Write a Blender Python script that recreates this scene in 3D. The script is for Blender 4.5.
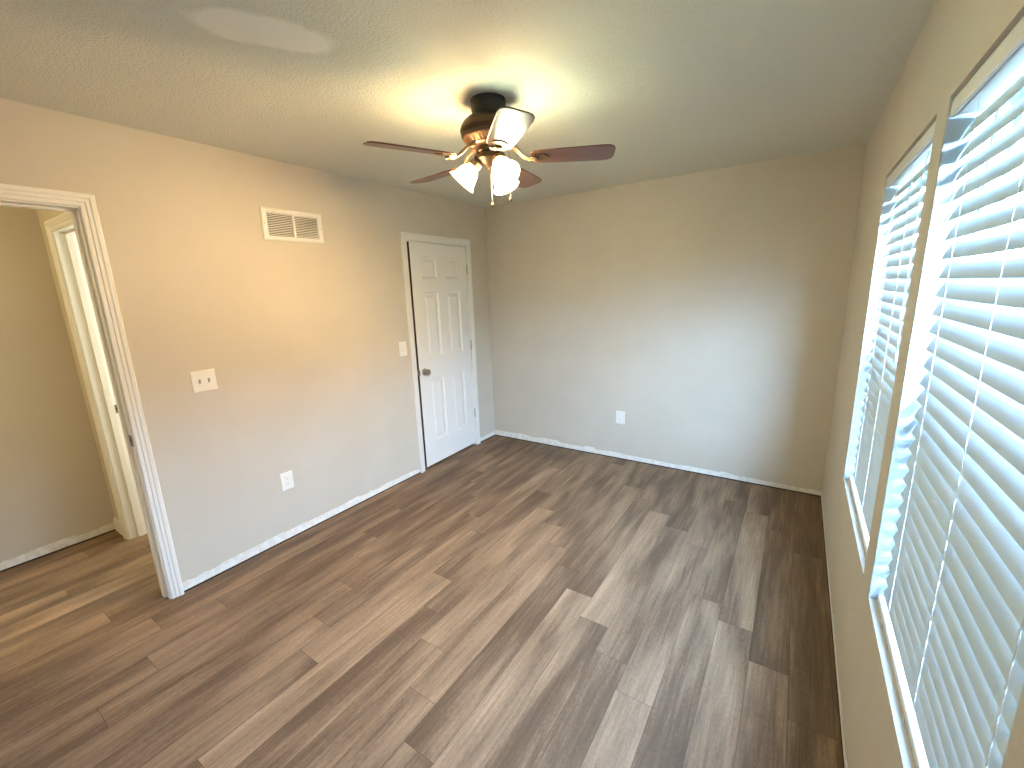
import bpy, bmesh, math, random
from mathutils import Vector, Matrix
random.seed(7)
for o in list(bpy.data.objects):
    bpy.data.objects.remove(o)
SC = bpy.context.scene
COL = SC.collection
W, H, YF = 3.04, 2.44, -4.12            # room width, height, front wall

# ------------------------------------------------------------------ camera
cd = bpy.data.cameras.new('camera')
cd.sensor_width = 36
cd.lens = 15.088
cd.clip_start = 0.01
cam = bpy.data.objects.new('camera', cd)
COL.objects.link(cam)
R_ = Vector((0.835155, 0.548942, -0.034338))
U_ = Vector((-0.089421, 0.197114, 0.976294))
F_ = Vector((-0.542697, 0.812286, -0.213708))
M = Matrix(((R_.x, U_.x, -F_.x, 2.772), (R_.y, U_.y, -F_.y, -3.763), (R_.z, U_.z, -F_.z, 1.611), (0, 0, 0, 1)))
cam.matrix_world = M
SC.camera = cam

# ------------------------------------------------------------------ world, daylight, exposure
SKY = 255.0
LAMP_LEFT, LAMP_FRONT, LAMP_BACK = 335.0, 52.0, 92.0
wd = bpy.data.worlds.new('sky')
SC.world = wd
wd.use_nodes = True
bg = wd.node_tree.nodes['Background']
bg.inputs[1].default_value = SKY
_n, _l = wd.node_tree.nodes, wd.node_tree.links          # hazy sky: bright near the horizon, deeper blue overhead
_tc = _n.new('ShaderNodeTexCoord')
_sp = _n.new('ShaderNodeSeparateXYZ')
_rp = _n.new('ShaderNodeValToRGB')
_rp.color_ramp.elements[0].position, _rp.color_ramp.elements[0].color = .18, (0.66, 0.98, 1.42, 1)
_rp.color_ramp.elements[1].position, _rp.color_ramp.elements[1].color = .75, (0.16, 0.26, 0.42, 1)
_l.new(_tc.outputs['Generated'], _sp.inputs[0])
_l.new(_sp.outputs['Z'], _rp.inputs['Fac'])
_l.new(_rp.outputs['Color'], bg.inputs[0])
SC.view_settings.view_transform = 'Standard'
SC.view_settings.look = 'None'
SC.view_settings.gamma = 1
SC.view_settings.use_curve_mapping = False
SC.view_settings.exposure = 0.13
SC.cycles.use_denoising = True
SC.cycles.max_bounces = 10
SC.cycles.diffuse_bounces = 6
SC.cycles.transparent_max_bounces = 16
SC.cycles.sample_clamp_indirect = 6

def area(name, loc, rot, sx, sy, power, color, portal=False):
    l = bpy.data.lights.new(name, 'AREA')
    l.shape = 'RECTANGLE'
    l.size, l.size_y, l.energy, l.color = sx, sy, power, color
    o = bpy.data.objects.new(name, l)
    o.location, o.rotation_euler = loc, rot
    COL.objects.link(o)
    if portal:
        l.cycles.is_portal = True
    return o
WINS = [(-2.024, -1.143), (-3.075, -2.15)]      # far window, near window (y range)
WZ0, WZ1 = 0.611, 2.045
for y0, y1 in WINS:                              # sky portals in the outer window openings
    area('window_portal', (W + 0.16, (y0 + y1) / 2, (WZ0 + WZ1) / 2), (0, math.pi / 2, 0), WZ1 - WZ0, y1 - y0, 1, (1, 1, 1), True)
# assumed area light, added unseen behind the hall doorway to brighten its jamb
area('side_room_assumed_light', (-0.55, -1.35, 1.45), (math.radians(-90), 0, 0), 0.8, 1.1, 45, (0.98, 1.0, 0.82))
# unseen warm fill light, added to brighten the hall
hl = bpy.data.lights.new('hall_fill_light', 'POINT')
hl.energy, hl.color, hl.shadow_soft_size = 24, (1.0, .76, .33), .12
hlo = bpy.data.objects.new('hall_fill_light', hl)
hlo.location = (-.62, -4.75, 2.2)
COL.objects.link(hlo)

# ------------------------------------------------------------------ materials
def mat(name, color=(.8, .8, .8), rough=.5, metal=0., **kw):
    m = bpy.data.materials.new(name)
    m.use_nodes = True
    b = m.node_tree.nodes['Principled BSDF']
    b.inputs['Base Color'].default_value = (*color, 1)
    b.inputs['Roughness'].default_value = rough
    b.inputs['Metallic'].default_value = metal
    for k, v in kw.items():
        b.inputs[k].default_value = v
    return m
def nodes(m):
    return m.node_tree.nodes, m.node_tree.links, m.node_tree.nodes['Principled BSDF']
def noise_bump(m, scale, strength, dist=.002, detail=3., vec=None):
    n, l, b = nodes(m)
    tc = n.new('ShaderNodeTexCoord')
    t = n.new('ShaderNodeTexNoise')
    t.inputs['Scale'].default_value = scale
    t.inputs['Detail'].default_value = detail
    bp = n.new('ShaderNodeBump')
    bp.inputs['Strength'].default_value = strength
    bp.inputs['Distance'].default_value = dist
    l.new(tc.outputs['Object'], t.inputs['Vector'])
    l.new(t.outputs['Fac'], bp.inputs['Height'])
    l.new(bp.outputs['Normal'], b.inputs['Normal'])
    return t
def mottled(m, c1, c2, scale):
    n, l, b = nodes(m)
    tc = n.new('ShaderNodeTexCoord')
    t = n.new('ShaderNodeTexNoise')
    t.inputs['Scale'].default_value = scale
    t.inputs['Detail'].default_value = 5
    r = n.new('ShaderNodeValToRGB')
    r.color_ramp.elements[0].position, r.color_ramp.elements[1].position = .35, .65
    r.color_ramp.elements[0].color = (*c1, 1)
    r.color_ramp.elements[1].color = (*c2, 1)
    l.new(tc.outputs['Object'], t.inputs['Vector'])
    l.new(t.outputs['Fac'], r.inputs['Fac'])
    l.new(r.outputs['Color'], b.inputs['Base Color'])
    return r

wall_m = mat('beige wall paint', (.56, .49, .39), .75)
mottled(wall_m, (.57, .52, .445), (.595, .545, .47), 3.)
noise_bump(wall_m, 170, .25, .0012)
strip_m = mat('bare wall strip', (.80, .78, .74), .85)
mottled(strip_m, (.74, .71, .66), (.86, .85, .83), 25.)
trim_m = mat('white trim paint', (.80, .79, .76), .38)
door_m = mat('white door paint', (.82, .81, .79), .42)
plate_m = mat('white plastic', (.84, .82, .78), .35)
slot_m = mat('dark slots', (.05, .045, .04), .6)
grey_m = mat('grey toggle', (.42, .39, .36), .4)
nickel_m = mat('brushed nickel', (.42, .39, .35), .3, 1.)
steel_m = mat('dark steel', (.22, .20, .17), .4, 1.)
gap_m = mat('dark gap', (.02, .016, .012), .9)
vinyl_m = mat('white vinyl', (.82, .84, .85), .4)

# ceiling: sprayed texture and one smooth repaired patch
ceil_m = mat('textured ceiling', (.70, .70, .63), .9)
def build_ceiling_mat():
    n, l, b = nodes(ceil_m)
    tc = n.new('ShaderNodeTexCoord')
    nz = n.new('ShaderNodeTexNoise'); nz.inputs['Scale'].default_value = 110; nz.inputs['Detail'].default_value = 4
    l.new(tc.outputs['Object'], nz.inputs['Vector'])
    mp = n.new('ShaderNodeMapping')
    mp.vector_type = 'TEXTURE'
    mp.inputs['Location'].default_value = (1.275, -2.86, 2.44)
    mp.inputs['Rotation'].default_value = (0, 0, math.radians(62))
    mp.inputs['Scale'].default_value = (.21, .095, 1)
    l.new(tc.outputs['Object'], mp.inputs['Vector'])
    dn = n.new('ShaderNodeTexNoise'); dn.inputs['Scale'].default_value = 9
    l.new(tc.outputs['Object'], dn.inputs['Vector'])
    ln = n.new('ShaderNodeVectorMath'); ln.operation = 'LENGTH'
    l.new(mp.outputs['Vector'], ln.inputs[0])
    ad = n.new('ShaderNodeMath'); ad.operation = 'MULTIPLY_ADD'
    l.new(dn.outputs['Fac'], ad.inputs[0]); ad.inputs[1].default_value = .5
    l.new(ln.outputs['Value'], ad.inputs[2])
    mr = n.new('ShaderNodeMapRange')
    mr.inputs['From Min'].default_value = 1.35; mr.inputs['From Max'].default_value = 1.1
    l.new(ad.outputs['Value'], mr.inputs['Value'])
    mx = n.new('ShaderNodeMix'); mx.data_type = 'RGBA'
    mx.inputs['A'].default_value = (.70, .70, .63, 1)
    mx.inputs['B'].default_value = (.90, .88, .83, 1)
    l.new(mr.outputs['Result'], mx.inputs['Factor'])
    l.new(mx.outputs['Result'], b.inputs['Base Color'])
    iv = n.new('ShaderNodeMath'); iv.operation = 'SUBTRACT'; iv.inputs[0].default_value = 1.0
    l.new(mr.outputs['Result'], iv.inputs[1])
    hm = n.new('ShaderNodeMath'); hm.operation = 'MULTIPLY'
    l.new(nz.outputs['Fac'], hm.inputs[0]); l.new(iv.outputs['Value'], hm.inputs[1])
    bp = n.new('ShaderNodeBump'); bp.inputs['Strength'].default_value = .9; bp.inputs['Distance'].default_value = .0045
    l.new(hm.outputs['Value'], bp.inputs['Height'])
    l.new(bp.outputs['Normal'], b.inputs['Normal'])
build_ceiling_mat()

# floor planks: tone and grain offset come from per-plank attributes
floor_m = mat('vinyl plank', (.3, .22, .15), .6, 0., **{'Specular IOR Level': .22})
def build_floor_mat():
    n, l, b = nodes(floor_m)
    at = n.new('ShaderNodeAttribute'); at.attribute_name = 'plank'     # R tone, G B grain offset
    sp = n.new('ShaderNodeSeparateColor'); l.new(at.outputs['Color'], sp.inputs['Color'])
    tc = n.new('ShaderNodeTexCoord')
    cb = n.new('ShaderNodeCombineXYZ')
    m1 = n.new('ShaderNodeMath'); m1.operation = 'MULTIPLY'; m1.inputs[1].default_value = 40
    l.new(sp.outputs['Green'], m1.inputs[0]); l.new(m1.outputs['Value'], cb.inputs['X'])
    m2 = n.new('ShaderNodeMath'); m2.operation = 'MULTIPLY'; m2.inputs[1].default_value = 40
    l.new(sp.outputs['Blue'], m2.inputs[0]); l.new(m2.outputs['Value'], cb.inputs['Y'])
    vo = n.new('ShaderNodeVectorMath'); vo.operation = 'ADD'
    l.new(tc.outputs['Object'], vo.inputs[0]); l.new(cb.outputs['Vector'], vo.inputs[1])
    def nz(sx, sy, detail, rough=.55, dist=0.):
        mp = n.new('ShaderNodeMapping'); mp.inputs['Scale'].default_value = (sx, sy, 1)
        l.new(vo.outputs['Vector'], mp.inputs['Vector'])
        t = n.new('ShaderNodeTexNoise'); t.inputs['Scale'].default_value = 1
        t.inputs['Detail'].default_value = detail; t.inputs['Roughness'].default_value = rough
        t.inputs['Distortion'].default_value = dist
        l.new(mp.outputs['Vector'], t.inputs['Vector'])
        return t
    blotch = nz(9, 1.3, 3, .5, .3)      # long soft streaks of light and dark
    grain = nz(75, 3.5, 6, .6, .6)
    fine = nz(210, 45, 4, .7)
    def madd(a, k, c):
        m = n.new('ShaderNodeMath'); m.operation = 'MULTIPLY_ADD'
        l.new(a, m.inputs[0]); m.inputs[1].default_value = k
        if isinstance(c, float): m.inputs[2].default_value = c
        else: l.new(c, m.inputs[2])
        return m.outputs['Value']
    v = madd(sp.outputs['Red'], .42, -.57)
    v = madd(blotch.outputs['Fac'], .85, v)
    v = madd(grain.outputs['Fac'], .50, v)
    v = madd(fine.outputs['Fac'], .40, v)
    r = n.new('ShaderNodeValToRGB')
    e = r.color_ramp.elements
    e[0].position, e[0].color = .08, (.050, .033, .021, 1)
    e[1].position, e[1].color = .92, (.48, .335, .222, 1)
    x = e.new(.42); x.color = (.148, .096, .061, 1)
    x = e.new(.66); x.color = (.285, .192, .125, 1)
    l.new(v, r.inputs['Fac'])
    # a few dark cracks
    ck = nz(26, 1.6, 4, .65, 1.4)
    mr = n.new('ShaderNodeMapRange')
    mr.inputs['From Min'].default_value = .735; mr.inputs['From Max'].default_value = .79
    mr.inputs['To Min'].default_value = 0.; mr.inputs['To Max'].default_value = .75
    l.new(ck.outputs['Fac'], mr.inputs['Value'])
    mx = n.new('ShaderNodeMix'); mx.data_type = 'RGBA'
    mx.inputs['B'].default_value = (.05, .035, .025, 1)
    l.new(mr.outputs['Result'], mx.inputs['Factor'])
    l.new(r.outputs['Color'], mx.inputs['A'])
    l.new(mx.outputs['Result'], b.inputs['Base Color'])
    rr = n.new('ShaderNodeMapRange'); rr.inputs['To Min'].default_value = .52; rr.inputs['To Max'].default_value = .68
    l.new(grain.outputs['Fac'], rr.inputs['Value']); l.new(rr.outputs['Result'], b.inputs['Roughness'])
    bp = n.new('ShaderNodeBump'); bp.inputs['Strength'].default_value = .12; bp.inputs['Distance'].default_value = .001
    l.new(grain.outputs['Fac'], bp.inputs['Height']); l.new(bp.outputs['Normal'], b.inputs['Normal'])
build_floor_mat()

# translucent blind slats
def slat_material():
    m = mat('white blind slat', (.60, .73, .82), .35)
    n, l, b = nodes(m)
    out = n['Material Output']
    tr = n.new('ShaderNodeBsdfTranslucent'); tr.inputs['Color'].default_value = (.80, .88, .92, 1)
    ms = n.new('ShaderNodeMixShader'); ms.inputs['Fac'].default_value = .012
    l.new(b.outputs[0], ms.inputs[1]); l.new(tr.outputs[0], ms.inputs[2]); l.new(ms.outputs[0], out.inputs['Surface'])
    return m
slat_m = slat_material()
cord_m = mat('white cord', (.86, .86, .84), .7)

def glass_material():
    m = mat('window glass', (1, 1, 1), .02)
    n, l, b = nodes(m)
    out = n['Material Output']
    t = n.new('ShaderNodeBsdfTransparent'); t.inputs['Color'].default_value = (.95, .98, .98, 1)
    g = n.new('ShaderNodeBsdfGlossy'); g.inputs['Roughness'].default_value = .02
    ms = n.new('ShaderNodeMixShader'); ms.inputs['Fac'].default_value = .06
    l.new(t.outputs[0], ms.inputs[1]); l.new(g.outputs[0], ms.inputs[2]); l.new(ms.outputs[0], out.inputs['Surface'])
    return m
glass_m = glass_material()
def screen_material():
    m = mat('insect screen', (.12, .12, .12), .8)
    n, l, b = nodes(m)
    out = n['Material Output']
    t = n.new('ShaderNodeBsdfTransparent')
    ms = n.new('ShaderNodeMixShader'); ms.inputs['Fac'].default_value = .5
    l.new(t.outputs[0], ms.inputs[1]); l.new(b.outputs[0], ms.inputs[2]); l.new(ms.outputs[0], out.inputs['Surface'])
    return m
screen_m = screen_material()

def emissive(name, color, s, base=(.9, .88, .82)):
    m = mat(name, base, .35)
    n, l, b = nodes(m)
    b.inputs['Emission Color'].default_value = (*color, 1)
    b.inputs['Emission Strength'].default_value = s
    return m
bronze_m = mat('oil rubbed bronze', (.06, .038, .023), .36, .75)
copper_m = mat('antique copper', (.20, .115, .062), .38, .85)
black_m = mat('black canopy', (.003, .0026, .0022), .55)
blade_m = mat('cherry blade', (.17, .055, .028), .28)
blade_m.node_tree.nodes['Principled BSDF'].inputs['Coat Weight'].default_value = .35
blade_m.node_tree.nodes['Principled BSDF'].inputs['Coat Roughness'].default_value = .18
def wood_grain(m, c1, c2):
    n, l, b = nodes(m)
    tc = n.new('ShaderNodeTexCoord')
    mp = n.new('ShaderNodeMapping'); mp.inputs['Scale'].default_value = (5, 70, 70)
    t = n.new('ShaderNodeTexNoise'); t.inputs['Scale'].default_value = 1; t.inputs['Detail'].default_value = 4
    r = n.new('ShaderNodeValToRGB')
    r.color_ramp.elements[0].position, r.color_ramp.elements[0].color = .3, (*c1, 1)
    r.color_ramp.elements[1].position, r.color_ramp.elements[1].color = .7, (*c2, 1)
    l.new(tc.outputs['Object'], mp.inputs['Vector']); l.new(mp.outputs['Vector'], t.inputs['Vector'])
    l.new(t.outputs['Fac'], r.inputs['Fac']); l.new(r.outputs['Color'], b.inputs['Base Color'])
wood_grain(blade_m, (.075, .022, .012), (.15, .048, .024))

# ------------------------------------------------------------------ mesh helpers
def box(bm, x0, x1, y0, y1, z0, z1):
    v = [bm.verts.new(p) for p in ((x0, y0, z0), (x1, y0, z0), (x1, y1, z0), (x0, y1, z0), (x0, y0, z1), (x1, y0, z1), (x1, y1, z1), (x0, y1, z1))]
    for f in ((3, 2, 1, 0), (4, 5, 6, 7), (0, 1, 5, 4), (1, 2, 6, 5), (2, 3, 7, 6), (3, 0, 4, 7)):
        bm.faces.new([v[i] for i in f])
    return v
def lathe(bm, prof, seg=40, mtx=None, cap=True):
    rings = []
    for r, z in prof:
        ring = []
        for k in range(seg):
            a = 2 * math.pi * k / seg
            p = Vector((r * math.cos(a), r * math.sin(a), z))
            ring.append(bm.verts.new(mtx @ p if mtx else p))
        rings.append(ring)
    for a, b in zip(rings, rings[1:]):
        for k in range(seg):
            bm.faces.new((a[k], a[(k + 1) % seg], b[(k + 1) % seg], b[k]))
    if cap:
        for ring, p in ((rings[0], prof[0]), (rings[-1], prof[-1])):
            if p[0] > 1e-4:
                bm.faces.new(ring)
def tube(bm, pts, r, seg=8):
    pts = [Vector(p) for p in pts]
    prev = None
    n = None
    for i, p in enumerate(pts):
        d = (pts[min(i + 1, len(pts) - 1)] - pts[max(i - 1, 0)]).normalized()
        if n is None:
            n = d.orthogonal().normalized()
        n = (n - d * n.dot(d)).normalized()
        b = d.cross(n)
        rr = r[i] if isinstance(r, (list, tuple)) else r
        ring = [bm.verts.new(p + rr * (math.cos(2 * math.pi * k / seg) * n + math.sin(2 * math.pi * k / seg) * b)) for k in range(seg)]
        if prev:
            for k in range(seg):
                bm.faces.new((prev[k], prev[(k + 1) % seg], ring[(k + 1) % seg], ring[k]))
        else:
            bm.faces.new(ring)
        prev = ring
    bm.faces.new(prev)
def prism(bm, outline, mtx, t):
    """outline: 2D points -> extruded from z=0 to z=t in the local frame mtx"""
    a = [bm.verts.new(mtx @ Vector((x, y, 0))) for x, y in outline]
    b = [bm.verts.new(mtx @ Vector((x, y, t))) for x, y in outline]
    bm.faces.new(a); bm.faces.new(b)
    n = len(a)
    for i in range(n):
        bm.faces.new((a[i], a[(i + 1) % n], b[(i + 1) % n], b[i]))
def obj(name, bm, m, parent=None, smooth=False, bevel=0., auto=35):
    bmesh.ops.recalc_face_normals(bm, faces=bm.faces[:])
    me = bpy.data.meshes.new(name)
    bm.to_mesh(me); bm.free()
    for mm in (m if isinstance(m, (list, tuple)) else [m]):
        me.materials.append(mm)
    o = bpy.data.objects.new(name, me)
    COL.objects.link(o)
    if smooth:
        for p in me.polygons:
            p.use_smooth = True
        me.set_sharp_from_angle(angle=math.radians(auto))
    if bevel:
        md = o.modifiers.new('bevel', 'BEVEL')
        md.width = bevel; md.segments = 2; md.limit_method = 'ANGLE'; md.angle_limit = math.radians(40)
    if parent:
        attach(o, parent)
    return o
def attach(o, parent):
    o.parent = parent
    o.matrix_parent_inverse = world(parent).inverted()
def world(o):
    m = o.matrix_basis.copy()
    return world(o.parent) @ o.matrix_parent_inverse @ m if o.parent else m
def thing(name, label, cat, loc, group=None):
    o = bpy.data.objects.new(name, None)
    o.empty_display_size = .05
    o.location = loc
    COL.objects.link(o)
    o['label'] = label; o['category'] = cat
    if group:
        o['group'] = group
    return o
def struct(o):
    o['kind'] = 'structure'
    return o
B = bmesh.new

# ------------------------------------------------------------------ room shell
YB1, YB2 = -3.106, -3.868                 # bedroom doorway (far jamb, near jamb)
YC1, YC2 = -0.349, -1.121                 # closet doorway
DT = 2.042
LT = .115                                 # left wall thickness

def build_floor():
    bm = B()
    lay = bm.faces.layers.float_color.new('plank') if False else None
    tones, offs = [], []
    J = {0: -2.0, 1: -1.75, 2: -2.107, 3: -2.315, 4: -2.515, 5: -2.76, 6: -1.705, 7: -2.18, 8: -2.41, 9: -2.575, 10: -2.787,
         11: -2.955, 12: -1.90, 13: -2.053, 14: -2.21, 15: -2.35, 16: -1.61, 17: -1.73, 18: -1.915, 19: -2.13, 20: -2.3}
    T = {0: (.42, .33, .30), 1: (.36, .30, .28), 2: (.45, .32, .34), 3: (.50, .36, .38), 4: (.55, .32, .40), 5: (.50, .42, .30),
         6: (.66, .66, .38), 7: (.76, .28, .55), 8: (.36, .60, .45), 9: (.55, .60, .42), 10: (.68, .58, .50), 11: (.50, .26, .46),
         12: (.72, .40, .40), 13: (.38, .70, .30), 14: (.42, .46, .36), 15: (.74, .60, .52), 16: (.46, .36, .40), 17: (.62, .66, .34),
         18: (.56, .30, .26), 19: (.28, .25, .24), 20: (.26, .25, .25)}
    g = .0006
    base = .08
    n0 = -12
    while base + .147 * n0 < W:
        k = n0
        x0, x1 = base + .147 * k, base + .147 * (k + 1)
        x1 = min(x1, W)
        j = J.get(k, -2.9 - .41 * ((k * 7) % 3) + random.uniform(-.1, .1))
        ends = [-5.2]
        y = j
        while y > -5.0: y -= 1.216
        y += 1.216
        if y - 1.216 > -5.2: pass
        while y < 0:
            ends.append(y); y += 1.216
        ends.append(0.)
        for a, b in zip(ends, ends[1:]):
            if b - a < .02: continue
            if k in T:
                mid = (a + b) / 2
                t = T[k][0] if mid < j else (T[k][1] if mid < j + 1.216 else T[k][2])
                if b < j - .1: t = random.uniform(.35, .65)
            else:
                t = random.uniform(.30, .48)
            v = [bm.verts.new(p) for p in ((x0 + g, a + g, 0), (x1 - g, a + g, 0), (x1 - g, b - g, 0), (x0 + g, b - g, 0))]
            bm.faces.new(v)
            tones.append((t, random.random(), random.random(), 1))
        n0 += 1
    nf = len(bm.faces)
    v = box(bm, -1.7, W, -5.2, 0, -.06, -.0012)
    me = bpy.data.meshes.new('floor')
    bm.to_mesh(me); bm.free()
    at = me.attributes.new('plank', 'FLOAT_COLOR', 'CORNER')
    for i in range(len(me.polygons)):
        for li in me.polygons[i].loop_indices:
            at.data[li].color = tones[i] if i < nf else (.1, .1, .1, 1)
        me.polygons[i].material_index = 0 if i < nf else 1
    me.materials.append(floor_m); me.materials.append(gap_m)
    o = bpy.data.objects.new('floor', me)
    COL.objects.link(o)
    struct(o)
build_floor()

bm = B(); box(bm, -1.4, W + .16, -5.3, .15, H, H + .12)
struct(obj('ceiling', bm, ceil_m))

def wall_with_openings(name, axis, at0, at1, u0, u1, z1, openings, m):
    """wall slab between at0 and at1 on 'axis'; openings = (ua, ub, za, zb)"""
    bm = B()
    def b(ua, ub, za, zb):
        if ub - ua < 1e-4 or zb - za < 1e-4: return
        if axis == 'x': box(bm, at0, at1, ua, ub, za, zb)
        else: box(bm, ua, ub, at0, at1, za, zb)
    u = u0
    for ua, ub, za, zb in sorted(openings):
        b(u, ua, 0, z1)
        b(ua, ub, 0, za); b(ua, ub, zb, z1)
        u = ub
    b(u, u1, 0, z1)
    bmesh.ops.remove_doubles(bm, verts=bm.verts[:], dist=1e-5)
    return struct(obj(name, bm, m))
JT = .018
HX, HY = -1.25, -3.005
wall_left = wall_with_openings('wall_left', 'x', -LT, 0, YF, 0, H, [(YB2 - JT, YB1 + JT, 0, DT + JT), (YC2 - JT, YC1 + JT, 0, DT + JT)], wall_m)
wall_back = wall_with_openings('wall_back', 'y', 0, .12, HX - .1, W + .14, H, [], wall_m)
wall_right = wall_with_openings('wall_right', 'x', W, W + .14, YF, 0, H, [(a, b, WZ0, WZ1) for a, b in WINS], wall_m)
wall_with_openings('wall_front', 'y', YF - .12, YF, -LT, W + .14, H, [], wall_m)
# hall beyond the open doorway
wall_with_openings('wall_hall', 'x', HX - .1, HX, -5.3, .0, H, [], wall_m)
wall_with_openings('wall_hall_end', 'y', HY, HY + .115, HX, -LT, H, [(-1.003, -.20, 0, DT + JT)], wall_m)
wall_with_openings('wall_hall_front', 'y', -5.3, -5.2, HX, .1, H, [], wall_m)
wall_with_openings('wall_hall_side', 'x', -LT, 0, -5.2, YF - .12, H, [], wall_m)
wall_with_openings('wall_side_room', 'y', -1.32, -1.25, HX, -LT, H, [], wall_m)
wall_with_openings('wall_closet', 'x', -.75, -.68, -1.25, 0, H, [], wall_m)

# bare strips along the wall bottoms where the skirting has been taken off
def ragged(name, fn, u0, u1, hfun, flip=False):
    bm = B()
    n = max(6, int(abs(u1 - u0) / .012))
    prev = None
    h = 0
    rnd = random.Random(name)
    lv = 0.
    for i in range(n + 1):
        u = u0 + (u1 - u0) * i / n
        if rnd.random() < .12: lv = rnd.uniform(-.009, .009)
        h = hfun(u) + lv + rnd.uniform(-.0015, .0015)
        ring = [bm.verts.new(fn(u, .0005, .009)), bm.verts.new(fn(u, .0005, h)), bm.verts.new(fn(u, .0025, h)), bm.verts.new(fn(u, .0025, .009))]
        if prev:
            for k in range(4):
                bm.faces.new((prev[k], prev[(k + 1) % 4], ring[(k + 1) % 4], ring[k]))
        else:
            bm.faces.new(ring)
        prev = ring
    bm.faces.new(prev)
    # dark gap between the strip and the planks
    o = struct(obj(name, bm, strip_m))
    bm = B()
    a, b = fn(u0, .0002, .0), fn(u1, .0045, .008)
    box(bm, min(a[0], b[0]), max(a[0], b[0]), min(a[1], b[1]), max(a[1], b[1]), .0002, .008)
    obj('floor_gap', bm, gap_m, o)
    return o
lf = lambda u, d, z: (d, u, z)
ragged('baseboard_left', lf, -3.04, -1.182, lambda u: .062 - .018 * max(0, (u + 1.9) / .7))
ragged('baseboard_left_corner', lf, -.288, -.006, lambda u: .05)
ragged('baseboard_back', lambda u, d, z: (u, -d, z), .003, W - .003, lambda u: .068 - .009 * u)
ragged('baseboard_right', lambda u, d, z: (W - d, u, z), -4.1, -.003, lambda u: .038)
ragged('baseboard_hall', lambda u, d, z: (HX + d, u, z), -5.1, HY - .003, lambda u: .06)

# paint defects on the right wall
for (y, z, l, a, w) in ((-1.885, .415, .055, 80, .005), (-1.925, .375, .07, 105, .004), (-1.905, .402, .03, 75, .003)):
    bm = B()
    mtx = Matrix.Translation((W - .0012, y, z)) @ Matrix.Rotation(math.radians(a), 4, 'X') @ Matrix.Rotation(math.radians(90), 4, 'Y')
    prism(bm, [(0, -l / 2), (w * .6, -l * .15), (w * .5, l * .2), (0, l / 2), (-w * .5, l * .1), (-w * .4, -l * .2)], mtx, .001)
    obj('paint_scuff', bm, strip_m, wall_right)

# ------------------------------------------------------------------ door trims
PROF = [(0, 0), (0, .009), (.004, .012), (.018, .012), (.022, .016), (.034, .016), (.040, .020), (.052, .020), (.058, .016), (.058, 0)]
def casing(fn, ua, ub, zt, name, parent=None):
    """mitred door casing around an opening ua..ub, height zt; fn(u, depth, z)"""
    bm = B()
    rows = []
    for o, d in PROF:
        pts = [(ua - o, 0), (ua - o, zt + o), (ub + o, zt + o), (ub + o, 0)]
        rows.append([bm.verts.new(fn(u, d, z)) for u, z in pts])
    for a, b in zip(rows, rows[1:]):
        for k in range(3):
            bm.faces.new((a[k], a[k + 1], b[k + 1], b[k]))
    bm.faces.new([r[0] for r in rows]); bm.faces.new([r[3] for r in rows])
    return obj(name, bm, trim_m, parent)
# bedroom doorway
t2 = struct(casing(lf, YB2 - .006, YB1 + .006, DT + .006, 'trim_1'))
bm = B()
box(bm, -LT - .001, .001, YB1, YB1 + JT, 0, DT + JT)
box(bm, -LT - .001, .001, YB2 - JT, YB2, 0, DT + JT)
box(bm, -LT - .001, .001, YB2, YB1, DT, DT + JT)
obj('jamb', bm, trim_m, t2, bevel=.0015)
bm = B()
box(bm, -.075, -.04, YB1 - .011, YB1, 0, DT); box(bm, -.075, -.04, YB2, YB2 + .011, 0, DT); box(bm, -.075, -.04, YB2 + .011, YB1 - .011, DT - .011, DT)
obj('door_stop', bm, trim_m, t2, bevel=.0015)
def strike(parent, fn):
    bm = B()
    for a, b, c, d in ((-.022, .022, .010, .029), (-.022, .022, -.029, -.010), (-.022, -.009, -.010, .010), (.006, .022, -.010, .010)):
        pts = [fn(p[0], p[1], p[2]) for p in ((a, 0, c), (b, .0016, d))]
        box(bm, *[f for k in range(3) for f in (min(pts[0][k], pts[1][k]), max(pts[0][k], pts[1][k]))])
    obj('strike_plate', bm, steel_m, parent)
    bm = B()
    pts = [fn(p[0], p[1], p[2]) for p in ((-.009, .0002, -.010), (.006, .0009, .010))]
    box(bm, *[f for k in range(3) for f in (min(pts[0][k], pts[1][k]), max(pts[0][k], pts[1][k]))])
    obj('latch_hole', bm, gap_m, parent)
strike(t2, lambda a, d, c: (-.018 + a, YB1 - d, .925 + c))
casing(lambda u, d, z: (-LT - d, u, z), YB2 - .006, YB1 + .006, DT + .006, 'hall_casing', t2)

# doorway at the end of the hall
hf = lambda u, d, z: (u, HY - d, z)
t3 = struct(casing(hf, -.985 - .006, -.22, DT + .006, 'trim_2'))
bm = B()
box(bm, -1.003, -.985, HY - .001, HY + .116, 0, DT + JT); box(bm, -.218, -.20, HY - .001, HY + .116, 0, DT + JT); box(bm, -.985, -.218, HY - .001, HY + .116, DT, DT + JT)
obj('jamb', bm, trim_m, t3, bevel=.0015)
bm = B()
box(bm, -.985, -.974, HY + .045, HY + .08, 0, DT); box(bm, -.229, -.218, HY + .045, HY + .08, 0, DT); box(bm, -.974, -.229, HY + .045, HY + .08, DT - .011, DT)
obj('door_stop', bm, trim_m, t3, bevel=.0015)
strike(t3, lambda a, d, c: (-.985 + d, HY + .094 + a * .7, .925 + c))
# one short skirting piece left at the end of the hall
bm = B()
box(bm, HX + .001, -1.05, HY - .012, HY, 0, .085)
prism(bm, [(0, 0), (.012, 0), (.005, .014), (0, .014)], Matrix(((0, 0, 1, HX + .001), (-1, 0, 0, HY), (0, 1, 0, .085), (0, 0, 0, 1))), -1.05 - HX - .001)
struct(obj('baseboard_hall_end', bm, trim_m))

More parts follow.
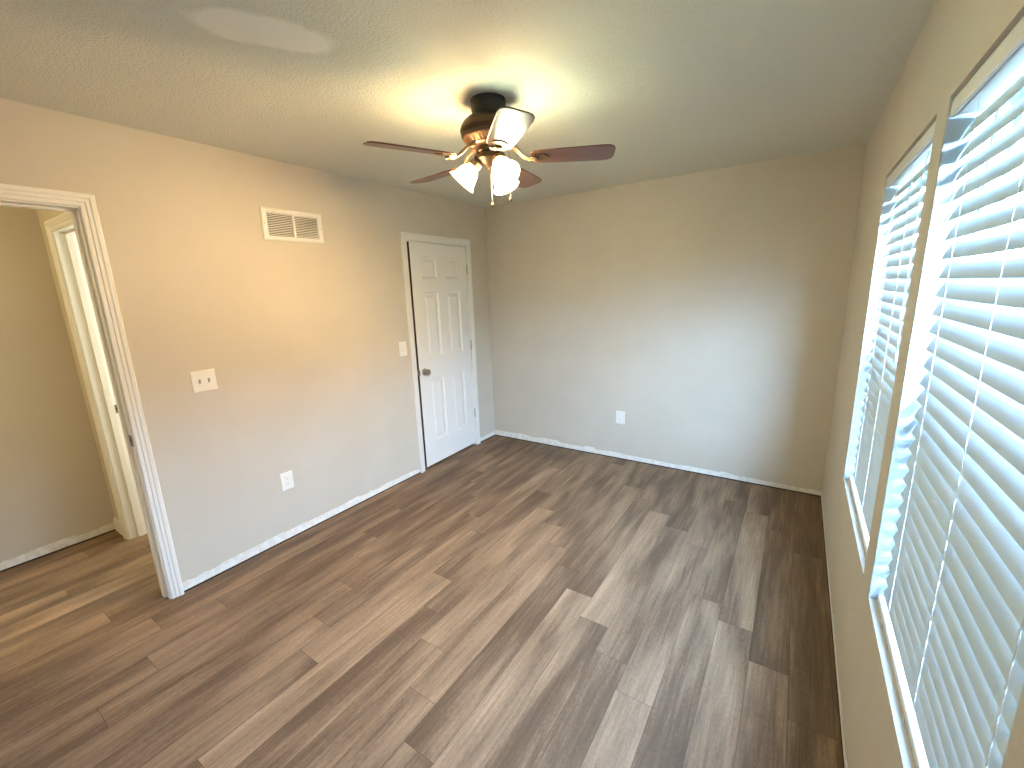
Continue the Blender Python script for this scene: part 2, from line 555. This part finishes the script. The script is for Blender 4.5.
# closet doorway and door
t1 = struct(casing(lf, YC2 - .003, YC1 + .0, DT + .006, 'trim_3'))
bm = B()
box(bm, -LT, .0, YC1, YC1 + JT, 0, DT + JT); box(bm, -LT, .0, YC2 - JT, YC2, 0, DT + JT); box(bm, -LT, .0, YC2, YC1, DT, DT + JT)
obj('jamb', bm, trim_m, t1)
bm = B()
box(bm, -.08, -.045, YC1 - .011, YC1, 0, DT); box(bm, -.08, -.045, YC2, YC2 + .011, 0, DT); box(bm, -.08, -.045, YC2 + .011, YC1 - .011, DT - .011, DT)
obj('door_stop', bm, trim_m, t1)

DW, DH, DTH = .754, 2.008, .035
door = struct(bpy.data.objects.new('door_1', None))
door.location = (.002, YC1 - .004, .028)
door.rotation_euler = (0, 0, math.radians(1.1))
COL.objects.link(door)
bpy.context.view_layer.update()
DM = door.matrix_world.copy()
def dpt(v, d, z):            # v: distance from the hinge edge, d: out of the face into the room
    return DM @ Vector((d, -v, z))
def build_slab():
    bm = B()
    us = [0, .125, .318, .432, .625, DW]
    zs = [0, .219, .809, 1.004, 1.589, 1.709, 1.894, DH]
    grid = [[bm.verts.new(dpt(u, 0, z)) for z in zs] for u in us]
    panels = []
    for i in range(len(us) - 1):
        for j in range(len(zs) - 1):
            f = bm.faces.new((grid[i][j], grid[i + 1][j], grid[i + 1][j + 1], grid[i][j + 1]))
            if i in (1, 3) and j in (1, 3, 5):
                panels.append((us[i], us[i + 1], zs[j], zs[j + 1], f))
    for a, b, c, d, f in panels:
        vs = [v for v in f.verts]
        bm.faces.remove(f)
        prev = vs
        for ins, dep in ((.003, -.004), (.013, -.014), (.027, -.014), (.046, -.005)):
            ring = [bm.verts.new(dpt(x, dep, z)) for x, z in ((a + ins, c + ins), (b - ins, c + ins), (b - ins, d - ins), (a + ins, d - ins))]
            for k in range(4):
                bm.faces.new((prev[k], prev[(k + 1) % 4], ring[(k + 1) % 4], ring[k]))
            prev = ring
        bm.faces.new(prev)
    bk = {}
    edge = [(0, j) for j in range(len(zs))] + [(i, len(zs) - 1) for i in range(1, len(us))] + [(len(us) - 1, j) for j in range(len(zs) - 2, -1, -1)] + [(i, 0) for i in range(len(us) - 2, 0, -1)]
    ring = [bm.verts.new(dpt(us[i], -DTH, zs[j])) for i, j in edge]
    fr = [grid[i][j] for i, j in edge]
    for k in range(len(ring)):
        bm.faces.new((fr[k], fr[(k + 1) % len(ring)], ring[(k + 1) % len(ring)], ring[k]))
    bm.faces.new(ring)
    return obj('door_panel', bm, door_m, door)
build_slab()
# thin dark brown strip along the latch edge of the slab
bm = B()
vs = [bm.verts.new(dpt(v, d, z)) for v, d, z in ((DW + .0002, -.0345, .002), (DW + .0012, -.0345, .002), (DW + .0012, -.0005, .002), (DW + .0002, -.0005, .002), (DW + .0002, -.0345, DH - .002), (DW + .0012, -.0345, DH - .002), (DW + .0012, -.0005, DH - .002), (DW + .0002, -.0005, DH - .002))]
for f in ((3, 2, 1, 0), (4, 5, 6, 7), (0, 1, 5, 4), (1, 2, 6, 5), (2, 3, 7, 6), (3, 0, 4, 7)):
    bm.faces.new([vs[i] for i in f])
de = obj('door_edge', bm, mat('dark brown edge', (.045, .028, .018), .8), door)
de['label'] = 'dark brown latch edge'
# knob
def frame(loc, xdir):
    """matrix whose local +Z points along xdir"""
    z = Vector(xdir).normalized()
    q = z.to_track_quat('Z', 'Y')
    return Matrix.Translation(loc) @ q.to_matrix().to_4x4()
kn = frame(dpt(DW - .062, 0, .893), DM.to_3x3() @ Vector((1, 0, 0)))
bm = B(); lathe(bm, [(.001, .008), (.024, .008), (.031, .004), (.031, .0002)][::-1], 32, kn)
rose = obj('knob_rose', bm, nickel_m, door, True)
bm = B(); lathe(bm, [(.010, .006), (.010, .026), (.016, .031), (.026, .039), (.0275, .047), (.024, .056), (.014, .060), (.001, .061)], 32, kn)
obj('door_knob', bm, nickel_m, door, True)
bm = B()
bx = [dpt(DW - .010, .0006, .868), dpt(DW + .0026, -.029, .918)]
box(bm, *[f for k in range(3) for f in (min(bx[0][k], bx[1][k]), max(bx[0][k], bx[1][k]))])
c = dpt(DW, .004, .893)
prism(bm, [(-.007, 0), (.007, 0), (.007, .006), (-.002, .011), (-.007, .011)], Matrix(((1, 0, 0, c.x), (0, 0, -1, c.y), (0, 1, 0, c.z), (0, 0, 0, 1))) @ Matrix.Rotation(math.radians(90), 4, 'X'), .012)
obj('latch', bm, steel_m, door)
for z in (1.795, 1.055, .33):
    bm = B()
    p = dpt(-.004, .005, z)
    for k in range(5):
        lathe(bm, [(.0062, -.044 + k * .018), (.0062, -.028 + k * .018)], 12, Matrix.Translation(p))
    lathe(bm, [(.001, .050), (.004, .047), (.004, -.046), (.001, -.049)], 10, Matrix.Translation(p))
    box(bm, p.x - .008, p.x - .003, p.y - .003, p.y + .004, p.z - .044, p.z + .044)
    obj('hinge', bm, nickel_m, door, True)

# ------------------------------------------------------------------ wall fittings
WHOLE = lambda o, y, z: None
def plate(name, label, cat, fn, w, h, group):
    """fn(u, d, z) maps plate-local metres into the room"""
    t = thing(name, label, cat, fn(0, 0, 0), group)
    bm = B()
    # shallow pillow: outer rim, raised face
    rings = []
    for ins, d in ((0, .0004), (0, .002), (.003, .0048), (.006, .0055)):
        rings.append([bm.verts.new(fn(a * (w / 2 - ins), d, b * (h / 2 - ins))) for a, b in ((-1, -1), (1, -1), (1, 1), (-1, 1))])
    for a, b in zip(rings, rings[1:]):
        for k in range(4):
            bm.faces.new((a[k], a[(k + 1) % 4], b[(k + 1) % 4], b[k]))
    bm.faces.new(rings[-1]); bm.faces.new(rings[0])
    obj('cover_plate', bm, plate_m, t)
    return t
def fbox(bm, fn, u0, u1, d0, d1, z0, z1):
    a, b = fn(u0, d0, z0), fn(u1, d1, z1)
    box(bm, *[f for k in range(3) for f in (min(a[k], b[k]), max(a[k], b[k]))])
def screw(t, fn, u, z, m=plate_m):
    bm = B()
    n = Vector(fn(0, 1, 0)) - Vector(fn(0, 0, 0))
    lathe(bm, [(.0032, .0), (.0032, .0006), (.0022, .0012), (.0005, .0013)], 12, frame(fn(u, .0054, z), n))
    obj('screw', bm, m, t)
def toggle_switch(name, label, fn, gangs, w, h, knob_m, up):
    t = plate(name, label, 'light switch', fn, w, h, 'toggle switch plates')
    for g in gangs:
        bm = B(); fbox(bm, fn, g - .0055, g + .0055, .005, .0062, -.0125, .0125)
        obj('toggle_slot', bm, knob_m, t)
        bm = B()
        s = 1 if up else -1
        vs = []
        for d, zc, hw, hz in ((.0058, 0, .0045, .007), (.0115, s * .004, .004, .0055), (.0165, s * .008, .0034, .0035)):
            vs.append([bm.verts.new(fn(g + a * hw, d, zc + b * hz)) for a, b in ((-1, -1), (1, -1), (1, 1), (-1, 1))])
        for a, b in zip(vs, vs[1:]):
            for k in range(4):
                bm.faces.new((a[k], a[(k + 1) % 4], b[(k + 1) % 4], b[k]))
        bm.faces.new(vs[0]); bm.faces.new(vs[-1])
        obj('toggle', bm, knob_m, t)
        for z in (-.03, .03): screw(t, fn, g, z)
    return t
def onleft(y, z): return lambda u, d, zz: (d, y + u, z + zz)
def onback(x, z): return lambda u, d, zz: (x + u, -d, z + zz)
toggle_switch('light_switch', 'wide white double switch plate on left wall beside the open doorway', onleft(-2.745, 1.17), (-.023, .023), .124, .122, grey_m, True)
toggle_switch('light_switch', 'narrow white single switch plate beside the casing of the closed six-panel door', onleft(-1.258, 1.158), (0,), .085, .122, plate_m, False)
def outlet(label, fn):
    t = plate('wall_outlet', label, 'outlet', fn, .084, .122, 'duplex outlets')
    for zc in (.0195, -.0195):
        bm = B()
        pts = []
        for k in range(24):
            a = 2 * math.pi * k / 24
            pts.append((.0168 * math.cos(a), max(-.0135, min(.0135, .0168 * math.sin(a)))))
        a_ = [bm.verts.new(fn(u, .005, zc + z)) for u, z in pts]
        b_ = [bm.verts.new(fn(u, .0072, zc + z)) for u, z in pts]
        for k in range(24): bm.faces.new((a_[k], a_[(k + 1) % 24], b_[(k + 1) % 24], b_[k]))
        bm.faces.new(a_); bm.faces.new(b_)
        r = obj('receptacle', bm, plate_m, t)
        bm = B()
        fbox(bm, fn, -.0075, -.0050, .0071, .0076, zc - .001, zc + .008)
        fbox(bm, fn, .0050, .0075, .0071, .0076, zc - .001, zc + .0065)
        fbox(bm, fn, -.0025, .0025, .0071, .0076, zc - .0095, zc - .0050)
        obj('slots', bm, grey_m, r)
    screw(t, fn, 0, 0)
outlet('white duplex outlet low on the left wall, below the double switch plate', onleft(-2.378, .411))
outlet('white duplex outlet low in the middle of the back wall', onback(1.466, .410))

def vent():
    fn = onleft(-2.087, 2.060)
    t = thing('air_vent', 'white louvred air return grille high on the left wall', 'vent', fn(0, 0, 0))
    w, h = .406, .192
    iw, ih = .335, .135
    bm = B()
    rows = []
    for (a, b, d) in ((w / 2, h / 2, .0005), (w / 2, h / 2, .004), (w / 2 - .006, h / 2 - .006, .009), (iw / 2 + .004, ih / 2 + .004, .010), (iw / 2, ih / 2, .007), (iw / 2, ih / 2, .0005)):
        rows.append([bm.verts.new(fn(s * a, d, q * b)) for s, q in ((-1, -1), (1, -1), (1, 1), (-1, 1))])
    for a, b in zip(rows, rows[1:]):
        for k in range(4):
            bm.faces.new((a[k], a[(k + 1) % 4], b[(k + 1) % 4], b[k]))
    obj('grille_frame', bm, trim_m, t)
    bm = B(); fbox(bm, fn, -iw / 2, iw / 2, .0004, .0010, -ih / 2, ih / 2)
    obj('duct_back', bm, gap_m, t)
    bm = B(); fbox(bm, fn, -.007, .007, .001, .0085, -ih / 2, ih / 2)
    obj('mullion', bm, trim_m, t)
    N = 13
    for k in range(N):
        zc = -ih / 2 + ih * (k + .5) / N
        for s in (-1, 1):
            bm = B()
            u0, u1 = (s * .007, s * iw / 2)
            vs = []
            for u in (u0, u1):
                vs.append([bm.verts.new(fn(u, d, zc + z)) for d, z in ((.0015, .0035), (.0078, -.0030), (.0078, -.0018), (.0015, .0047))])
            for q in range(4): bm.faces.new((vs[0][q], vs[0][(q + 1) % 4], vs[1][(q + 1) % 4], vs[1][q]))
            bm.faces.new(vs[0]); bm.faces.new(vs[1])
            obj('louvre', bm, trim_m, t)
    for s in (-1, 1):
        bm = B()
        lathe(bm, [(.0035, 0), (.003, .001), (.0005, .0014)], 10, frame(fn(s * (w / 2 - .014), .0092, .0), (1, 0, 0)))
        obj('screw', bm, grey_m, t)
vent()

# ------------------------------------------------------------------ windows
def window(i, y0, y1):
    o = struct(bpy.data.objects.new('window_%d' % i, None))
    o.location = (W, (y0 + y1) / 2, WZ0); COL.objects.link(o)
    e = .001
    # white reveal lining on the two sides
    bm = B()
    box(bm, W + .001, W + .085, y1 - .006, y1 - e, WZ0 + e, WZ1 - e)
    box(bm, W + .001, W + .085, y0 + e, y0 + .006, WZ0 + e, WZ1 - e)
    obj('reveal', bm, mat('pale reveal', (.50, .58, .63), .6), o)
    # thin pale bead along the front edge of the sill
    bm = B(); box(bm, W - .0015, W + .006, y0 + e, y1 - e, WZ0 - .003, WZ0 + .003)
    obj('window_sill', bm, wall_m, o, bevel=.001)
    fw = .04
    zm = (WZ0 + WZ1) / 2 + .02
    bm = B()
    def ring(x0, x1, a0, a1, z0, z1, f):
        box(bm, x0, x1, a0, a0 + f, z0, z1); box(bm, x0, x1, a1 - f, a1, z0, z1)
        box(bm, x0, x1, a0 + f, a1 - f, z0, z0 + f); box(bm, x0, x1, a0 + f, a1 - f, z1 - f, z1)
    ring(W + .085, W + .138, y0 + e, y1 - e, WZ0 + e, WZ1 - e, .028)
    obj('window_frame', bm, vinyl_m, o)
    bm = B(); ring(W + .092, W + .114, y0 + .03, y1 - .03, WZ0 + .03, zm + .02, fw)
    lo = obj('lower_sash', bm, vinyl_m, o)
    bm = B(); box(bm, W + .102, W + .105, y0 + .03 + fw, y1 - .03 - fw, WZ0 + .03 + fw, zm + .02 - fw)
    obj('pane', bm, glass_m, lo)
    bm = B(); ring(W + .115, W + .136, y0 + .03, y1 - .03, zm - .02, WZ1 - .03, fw)
    up = obj('upper_sash', bm, vinyl_m, o)
    bm = B(); box(bm, W + .124, W + .127, y0 + .03 + fw, y1 - .03 - fw, zm - .02 + fw, WZ1 - .03 - fw)
    obj('pane', bm, glass_m, up)
    bm = B(); box(bm, W + .1375, W + .1379, y0 + .028, y1 - .028, WZ0 + .028, zm)
    obj('insect_screen', bm, screen_m, o)
window(1, *WINS[0]); window(2, *WINS[1])

# ------------------------------------------------------------------ blinds
TILT = math.radians(66)
PITCH, SW = .0478, .0515
def blind(label, y0, y1, tassel):
    t = thing('window_blind', label, 'blind', (W + .04, (y0 + y1) / 2, WZ0), 'white slatted window blinds')
    a, b = y0 + .010, y1 - .010
    xc = W + .044
    bm = B(); box(bm, W + .018, W + .066, a, b, WZ1 - .048, WZ1 - .0005)
    obj('headrail', bm, vinyl_m, t, bevel=.002)
    # valance with two short returns
    bm = B()
    za, zb = WZ1 - .050, WZ1 - .006
    pts = [(.0, za), (.006, za), (.008, za + .006), (.008, zb - .010), (.004, zb), (.0, zb)]
    xf = W + .0125
    vs = [[bm.verts.new((xf - d, y, z)) for d, z in pts] for y in (y0 + .007, y1 - .007)]
    for k in range(len(pts)):
        bm.faces.new((vs[0][k], vs[0][(k + 1) % len(pts)], vs[1][(k + 1) % len(pts)], vs[1][k]))
    bm.faces.new(vs[0]); bm.faces.new(vs[1])
    obj('valance', bm, vinyl_m, t)
    # slats
    zt = WZ1 - .075
    zbot = WZ0 + .055
    n = int((zt - zbot) / PITCH)
    me = None
    cx, sx = math.cos(TILT), math.sin(TILT)
    for k in range(n + 1):
        zc = zt - .010 - k * PITCH
        if me is None:
            bm = B()
            sec = []
            for i in range(7):
                s = (i / 6 - .5) * SW
                crown = .0022 * (1 - (2 * s / SW) ** 2)
                sec.append((s, crown + .0011))
            sec += [(s, c - .0022) for s, c in reversed(sec)]
            # local: s runs room-edge (low) to window-edge (high); crown faces up and into the room
            vs = []
            for y in (a - (y0 + y1) / 2, b - (y0 + y1) / 2):
                vs.append([bm.verts.new((s * cx - c * sx, y, s * sx + c * cx)) for s, c in sec])
            for q in range(len(sec)):
                bm.faces.new((vs[0][q], vs[0][(q + 1) % len(sec)], vs[1][(q + 1) % len(sec)], vs[1][q]))
            bm.faces.new(vs[0]); bm.faces.new(vs[1])
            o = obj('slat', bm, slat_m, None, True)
            me = o.data
        else:
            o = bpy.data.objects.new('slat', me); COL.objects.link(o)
        o.location = (xc - t.location.x, 0, zc - WZ0)
        o.parent = t
    zl = zt - .010 - n * PITCH
    bm = B(); box(bm, xc - .024, xc + .026, a, b, zl - .058, zl - .034)
    obj('bottom_rail', bm, vinyl_m, t, bevel=.004)
    ce = .052 / 2 * cx + .0015
    for yy in (b - .11, (a + b) / 2, a + .11):
        bm = B()
        tube(bm, [(xc - ce - .0015, yy, WZ1 - .05), (xc - ce - .0015, yy, zl - .034)], .0011, 6)
        tube(bm, [(xc + ce + .0015, yy, WZ1 - .05), (xc + ce + .0015, yy, zl - .034)], .0011, 6)
        obj('ladder_cord', bm, cord_m, t)
        # curl of spare cord under the bottom rail
        bm = B()
        pts = []
        for q in range(22):
            an = q / 21 * 2 * math.pi * 1.2
            pts.append((xc - .026 - .004 * math.sin(an * .5), yy + .014 * math.sin(an), zl - .052 + .012 * math.cos(an) - .012))
        tube(bm, pts, .0012, 6)
        obj('cord_end', bm, cord_m, t)
    if tassel:
        yy = a + .16
        bm = B()
        tube(bm, [(xc - .020, yy, WZ1 - .055), (xc - .0245, yy, WZ1 - .10), (xc - .0245, yy, 1.36)], .0011, 6)
        tube(bm, [(xc - .020, yy + .02, WZ1 - .055), (xc - .0245, yy + .02, WZ1 - .10), (xc - .0245, yy + .02, 1.50)], .0011, 6)
        lc = obj('lift_cord', bm, cord_m, t)
        for yv, z in ((yy, 1.36), (yy + .02, 1.50)):
            bm = B(); lathe(bm, [(.001, .001), (.003, 0), (.0055, -.024), (.0055, -.032), (.001, -.034)], 12, Matrix.Translation((xc - .0245, yv, z)))
            obj('tassel', bm, cord_m, lc, True)
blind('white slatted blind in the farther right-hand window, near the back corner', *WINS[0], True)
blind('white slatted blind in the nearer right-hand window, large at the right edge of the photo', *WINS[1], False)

# ------------------------------------------------------------------ ceiling fan
FX, FY = 1.533, -2.021
fan = thing('ceiling_fan', 'bronze five-blade ceiling fan with three lit bell shades and pull chains', 'ceiling fan', (FX, FY, H))
FT = Matrix.Translation((FX, FY, 0))
bm = B(); lathe(bm, [(.078, H - .0005), (.078, H - .010), (.076, H - .045), (.068, H - .066), (.040, H - .070)], 48, FT)
obj('canopy', bm, black_m, fan, True)
bm = B(); lathe(bm, [(.040, H - .066), (.070, 2.370), (.098, 2.364), (.104, 2.357), (.114, 2.351), (.126, 2.334), (.131, 2.316), (.130, 2.306), (.124, 2.300), (.124, 2.295), (.127, 2.291), (.122, 2.284), (.040, 2.284)], 56, FT)
obj('motor_housing', bm, bronze_m, fan, True, auto=50)
# fluted vent band sloping in under the motor
def flutes():
    bm = B()
    n = 36
    seg = n * 4
    rings = []
    for r, z, amp in ((.122, 2.285, 0), (.119, 2.279, 0), (.115, 2.275, .004), (.095, 2.257, .004), (.091, 2.253, 0), (.084, 2.248, 0), (.040, 2.246, 0)):
        ring = []
        for k in range(seg):
            a = 2 * math.pi * k / seg
            q = k % 4
            d = amp if q in (1, 2) else 0
            ring.append(bm.verts.new((FX + (r - d) * math.cos(a), FY + (r - d) * math.sin(a), z + d)))
        rings.append(ring)
    for a, b in zip(rings, rings[1:]):
        for k in range(seg):
            bm.faces.new((a[k], a[(k + 1) % seg], b[(k + 1) % seg], b[k]))
    bm.faces.new(rings[0]); bm.faces.new(rings[-1])
    return obj('vent_band', bm, copper_m, fan)
flutes()
bm = B(); lathe(bm, [(.056, 2.252), (.060, 2.248), (.060, 2.226), (.055, 2.220), (.066, 2.214), (.064, 2.196), (.048, 2.182), (.026, 2.170), (.013, 2.162), (.011, 2.152), (.001, 2.148)], 40, FT)
obj('switch_housing', bm, bronze_m, fan, True)

BLZ, BR0, BR1, BA = 2.196, .185, .558, 28.0
def blade_outline():
    pts = []
    L = BR1 - BR0
    for s in (1, -1):
        rng = [(0, .040), (.012, .050), (.05, .056), (L * .5, .062), (L - .055, .066), (L - .025, .063), (L - .008, .052), (L, .034)]
        pts += [(x, s * w) for x, w in (rng if s == 1 else reversed(rng))]
    return pts
for k in range(5):
    ang = math.radians(BA + 72 * k)
    mt = FT @ Matrix.Translation((0, 0, BLZ)) @ Matrix.Rotation(ang, 4, 'Z')
    bl = bpy.data.objects.new('blade', None)
    bm = B()
    prism(bm, blade_outline(), Matrix.Translation((0, 0, -.003)), .006)
    bmesh.ops.recalc_face_normals(bm, faces=bm.faces[:])
    me = bpy.data.meshes.new('blade'); bm.to_mesh(me); bm.free()
    me.materials.append(blade_m)
    bl = bpy.data.objects.new('blade', me); COL.objects.link(bl)
    bl.parent = fan
    bl.matrix_basis = Matrix.Translation(-fan.location) @ mt @ Matrix.Translation((BR0, 0, 0)) @ Matrix.Rotation(math.radians(-11), 4, 'X')
    md = bl.modifiers.new('bevel', 'BEVEL'); md.width = .0018; md.segments = 2
    # cast blade iron: two arms sweeping down from the motor to a scrolled medallion under the blade root
    bm = B()
    for s in (1, -1):
        tube(bm, [mt @ Vector(p) for p in ((.075, s * .014, .053), (.098, s * .020, .050), (.125, s * .026, .030), (.150, s * .022, .006), (.178, s * .014, -.008), (.200, s * .010, -.008))], [.008, .007, .006, .006, .006, .005], 8)
        pts = []
        for q in range(15):
            th = q / 14 * 2 * math.pi * 1.1
            rr = .021 - .010 * q / 14
            pts.append(mt @ Vector((.196 + rr * math.cos(th + 2.6), s * .020 + s * rr * math.sin(th + 2.6), -.009)))
        tube(bm, pts, .0045, 6)
    lathe(bm, [(.001, -.018), (.012, -.016), (.018, -.010), (.018, -.005), (.001, -.004)], 20, mt @ Matrix.Translation((.205, 0, 0)))
    prism(bm, [(.180, -.020), (.245, -.032), (.262, -.016), (.268, 0), (.262, .016), (.245, .032), (.180, .020)], mt @ Matrix.Rotation(math.radians(-11), 4, 'X') @ Matrix.Translation((0, 0, -.0075)), .004)
    obj('blade_iron', bm, copper_m, fan, True)

# light kit: three arms with bell shades
LK = [(213.7, LAMP_LEFT, (1.0, .66, .31), 'left'), (213.7 + 120, LAMP_FRONT, (.86, 1.0, .66), 'front'), (213.7 + 240, LAMP_BACK, (1.0, .93, .54), 'back')]
for ang, power, colr, nm in LK:
    a = math.radians(ang)
    d = Vector((math.cos(a), math.sin(a), 0))
    tl = math.radians(42)
    ax = (d * math.sin(tl) + Vector((0, 0, -math.cos(tl)))).normalized()
    nk = Vector((FX, FY, 2.180)) + d * .068
    bm = B()
    c0 = Vector((FX, FY, 0))
    tube(bm, [c0 + d * .035 + Vector((0, 0, 2.232)), c0 + d * .058 + Vector((0, 0, 2.226)), c0 + d * .066 + Vector((0, 0, 2.208)), nk], .009, 10)
    obj('light_arm', bm, bronze_m, fan, True)
    fm = frame(nk, ax)
    bm = B(); lathe(bm, [(.012, -.012), (.026, -.008), (.029, .004), (.029, .016), (.024, .018)], 28, fm)
    obj('shade_fitter', bm, copper_m, fan, True)
    prof = [(.022, .009), (.025, .020), (.034, .031), (.042, .046), (.047, .064), (.051, .082), (.057, .094), (.065, .102)]
    prof2 = prof + [(r - .003, z) for r, z in reversed(prof)]
    bm = B(); lathe(bm, prof2, 40, fm, cap=False)
    shade_m = emissive('lit frosted glass ' + nm, colr, (.30 if nm == 'left' else .75) * power)
    sh = obj('lamp_shade', bm, shade_m, fan, True, auto=60)
    bm = B(); lathe(bm, [(.010, .014), (.012, .028), (.022, .046), (.027, .062), (.024, .076), (.013, .085), (.001, .087)], 24, fm)
    obj('bulb', bm, emissive('lit bulb ' + nm, colr, 9.0 * power), sh, True)
# pull chains
def chain(x, y, z0, z1, s=0.):
    bm = B()
    n = int((z0 - z1) / .005)
    for k in range(n):
        m = Matrix.Translation((x, y, z0 - k * .005))
        bmesh.ops.create_icosphere(bm, subdivisions=1, radius=.0023, matrix=m)
    tube(bm, [(x, y, z0), (x, y, z1)], .0009, 5)
    ch = obj('pull_chain', bm, nickel_m, fan, True)
    bm = B(); lathe(bm, [(.001, 0), (.004, -.003), (.009, -.012), (.0095, -.017), (.006, -.024), (.001, -.026)], 20, Matrix.Translation((x, y, z1)))
    obj('pendant', bm, copper_m, ch, True)
chain(FX + .012, FY - .014, 2.168, 2.012)
chain(FX + .055, FY + .075, 2.235, 2.045)

# ------------------------------------------------------------------ outside
def siding_material():
    return mat('dark house siding', (.016, .02, .022), .7)
sid_m = siding_material()
bm = B(); box(bm, W + .2, W + 16, -14, 16, -.75, -.65)
grass_m = mat('lawn', (.20, .22, .13), .9); mottled(grass_m, (.14, .17, .09), (.27, .27, .18), 2.)
struct(obj('ground', bm, grass_m))
nb = thing('neighboring_house', 'dark board-sided house seen between the blind slats', 'house', (W + 9, 2, -.65))
bm = B(); box(bm, W + 9, W + 14, -6, 12, -.65, 3.3)
obj('wall', bm, sid_m, nb)
bm = B()
y = -5.9
while y < 12:
    box(bm, W + 8.96, W + 9, y, y + .12, -.5, 3.3); y += .5
obj('battens', bm, mat('grey battens', (.05, .06, .065), .7), nb)
bm = B()
prism(bm, [(0, 0), (2.9, 1.1), (5.8, 0), (5.8, .15), (2.9, 1.28), (0, .15)], Matrix(((1, 0, 0, W + 8.6), (0, 0, 1, -6.3), (0, 1, 0, 3.3), (0, 0, 0, 1))), 18.6)
obj('roof', bm, mat('grey shingles', (.03, .03, .032), .8), nb)
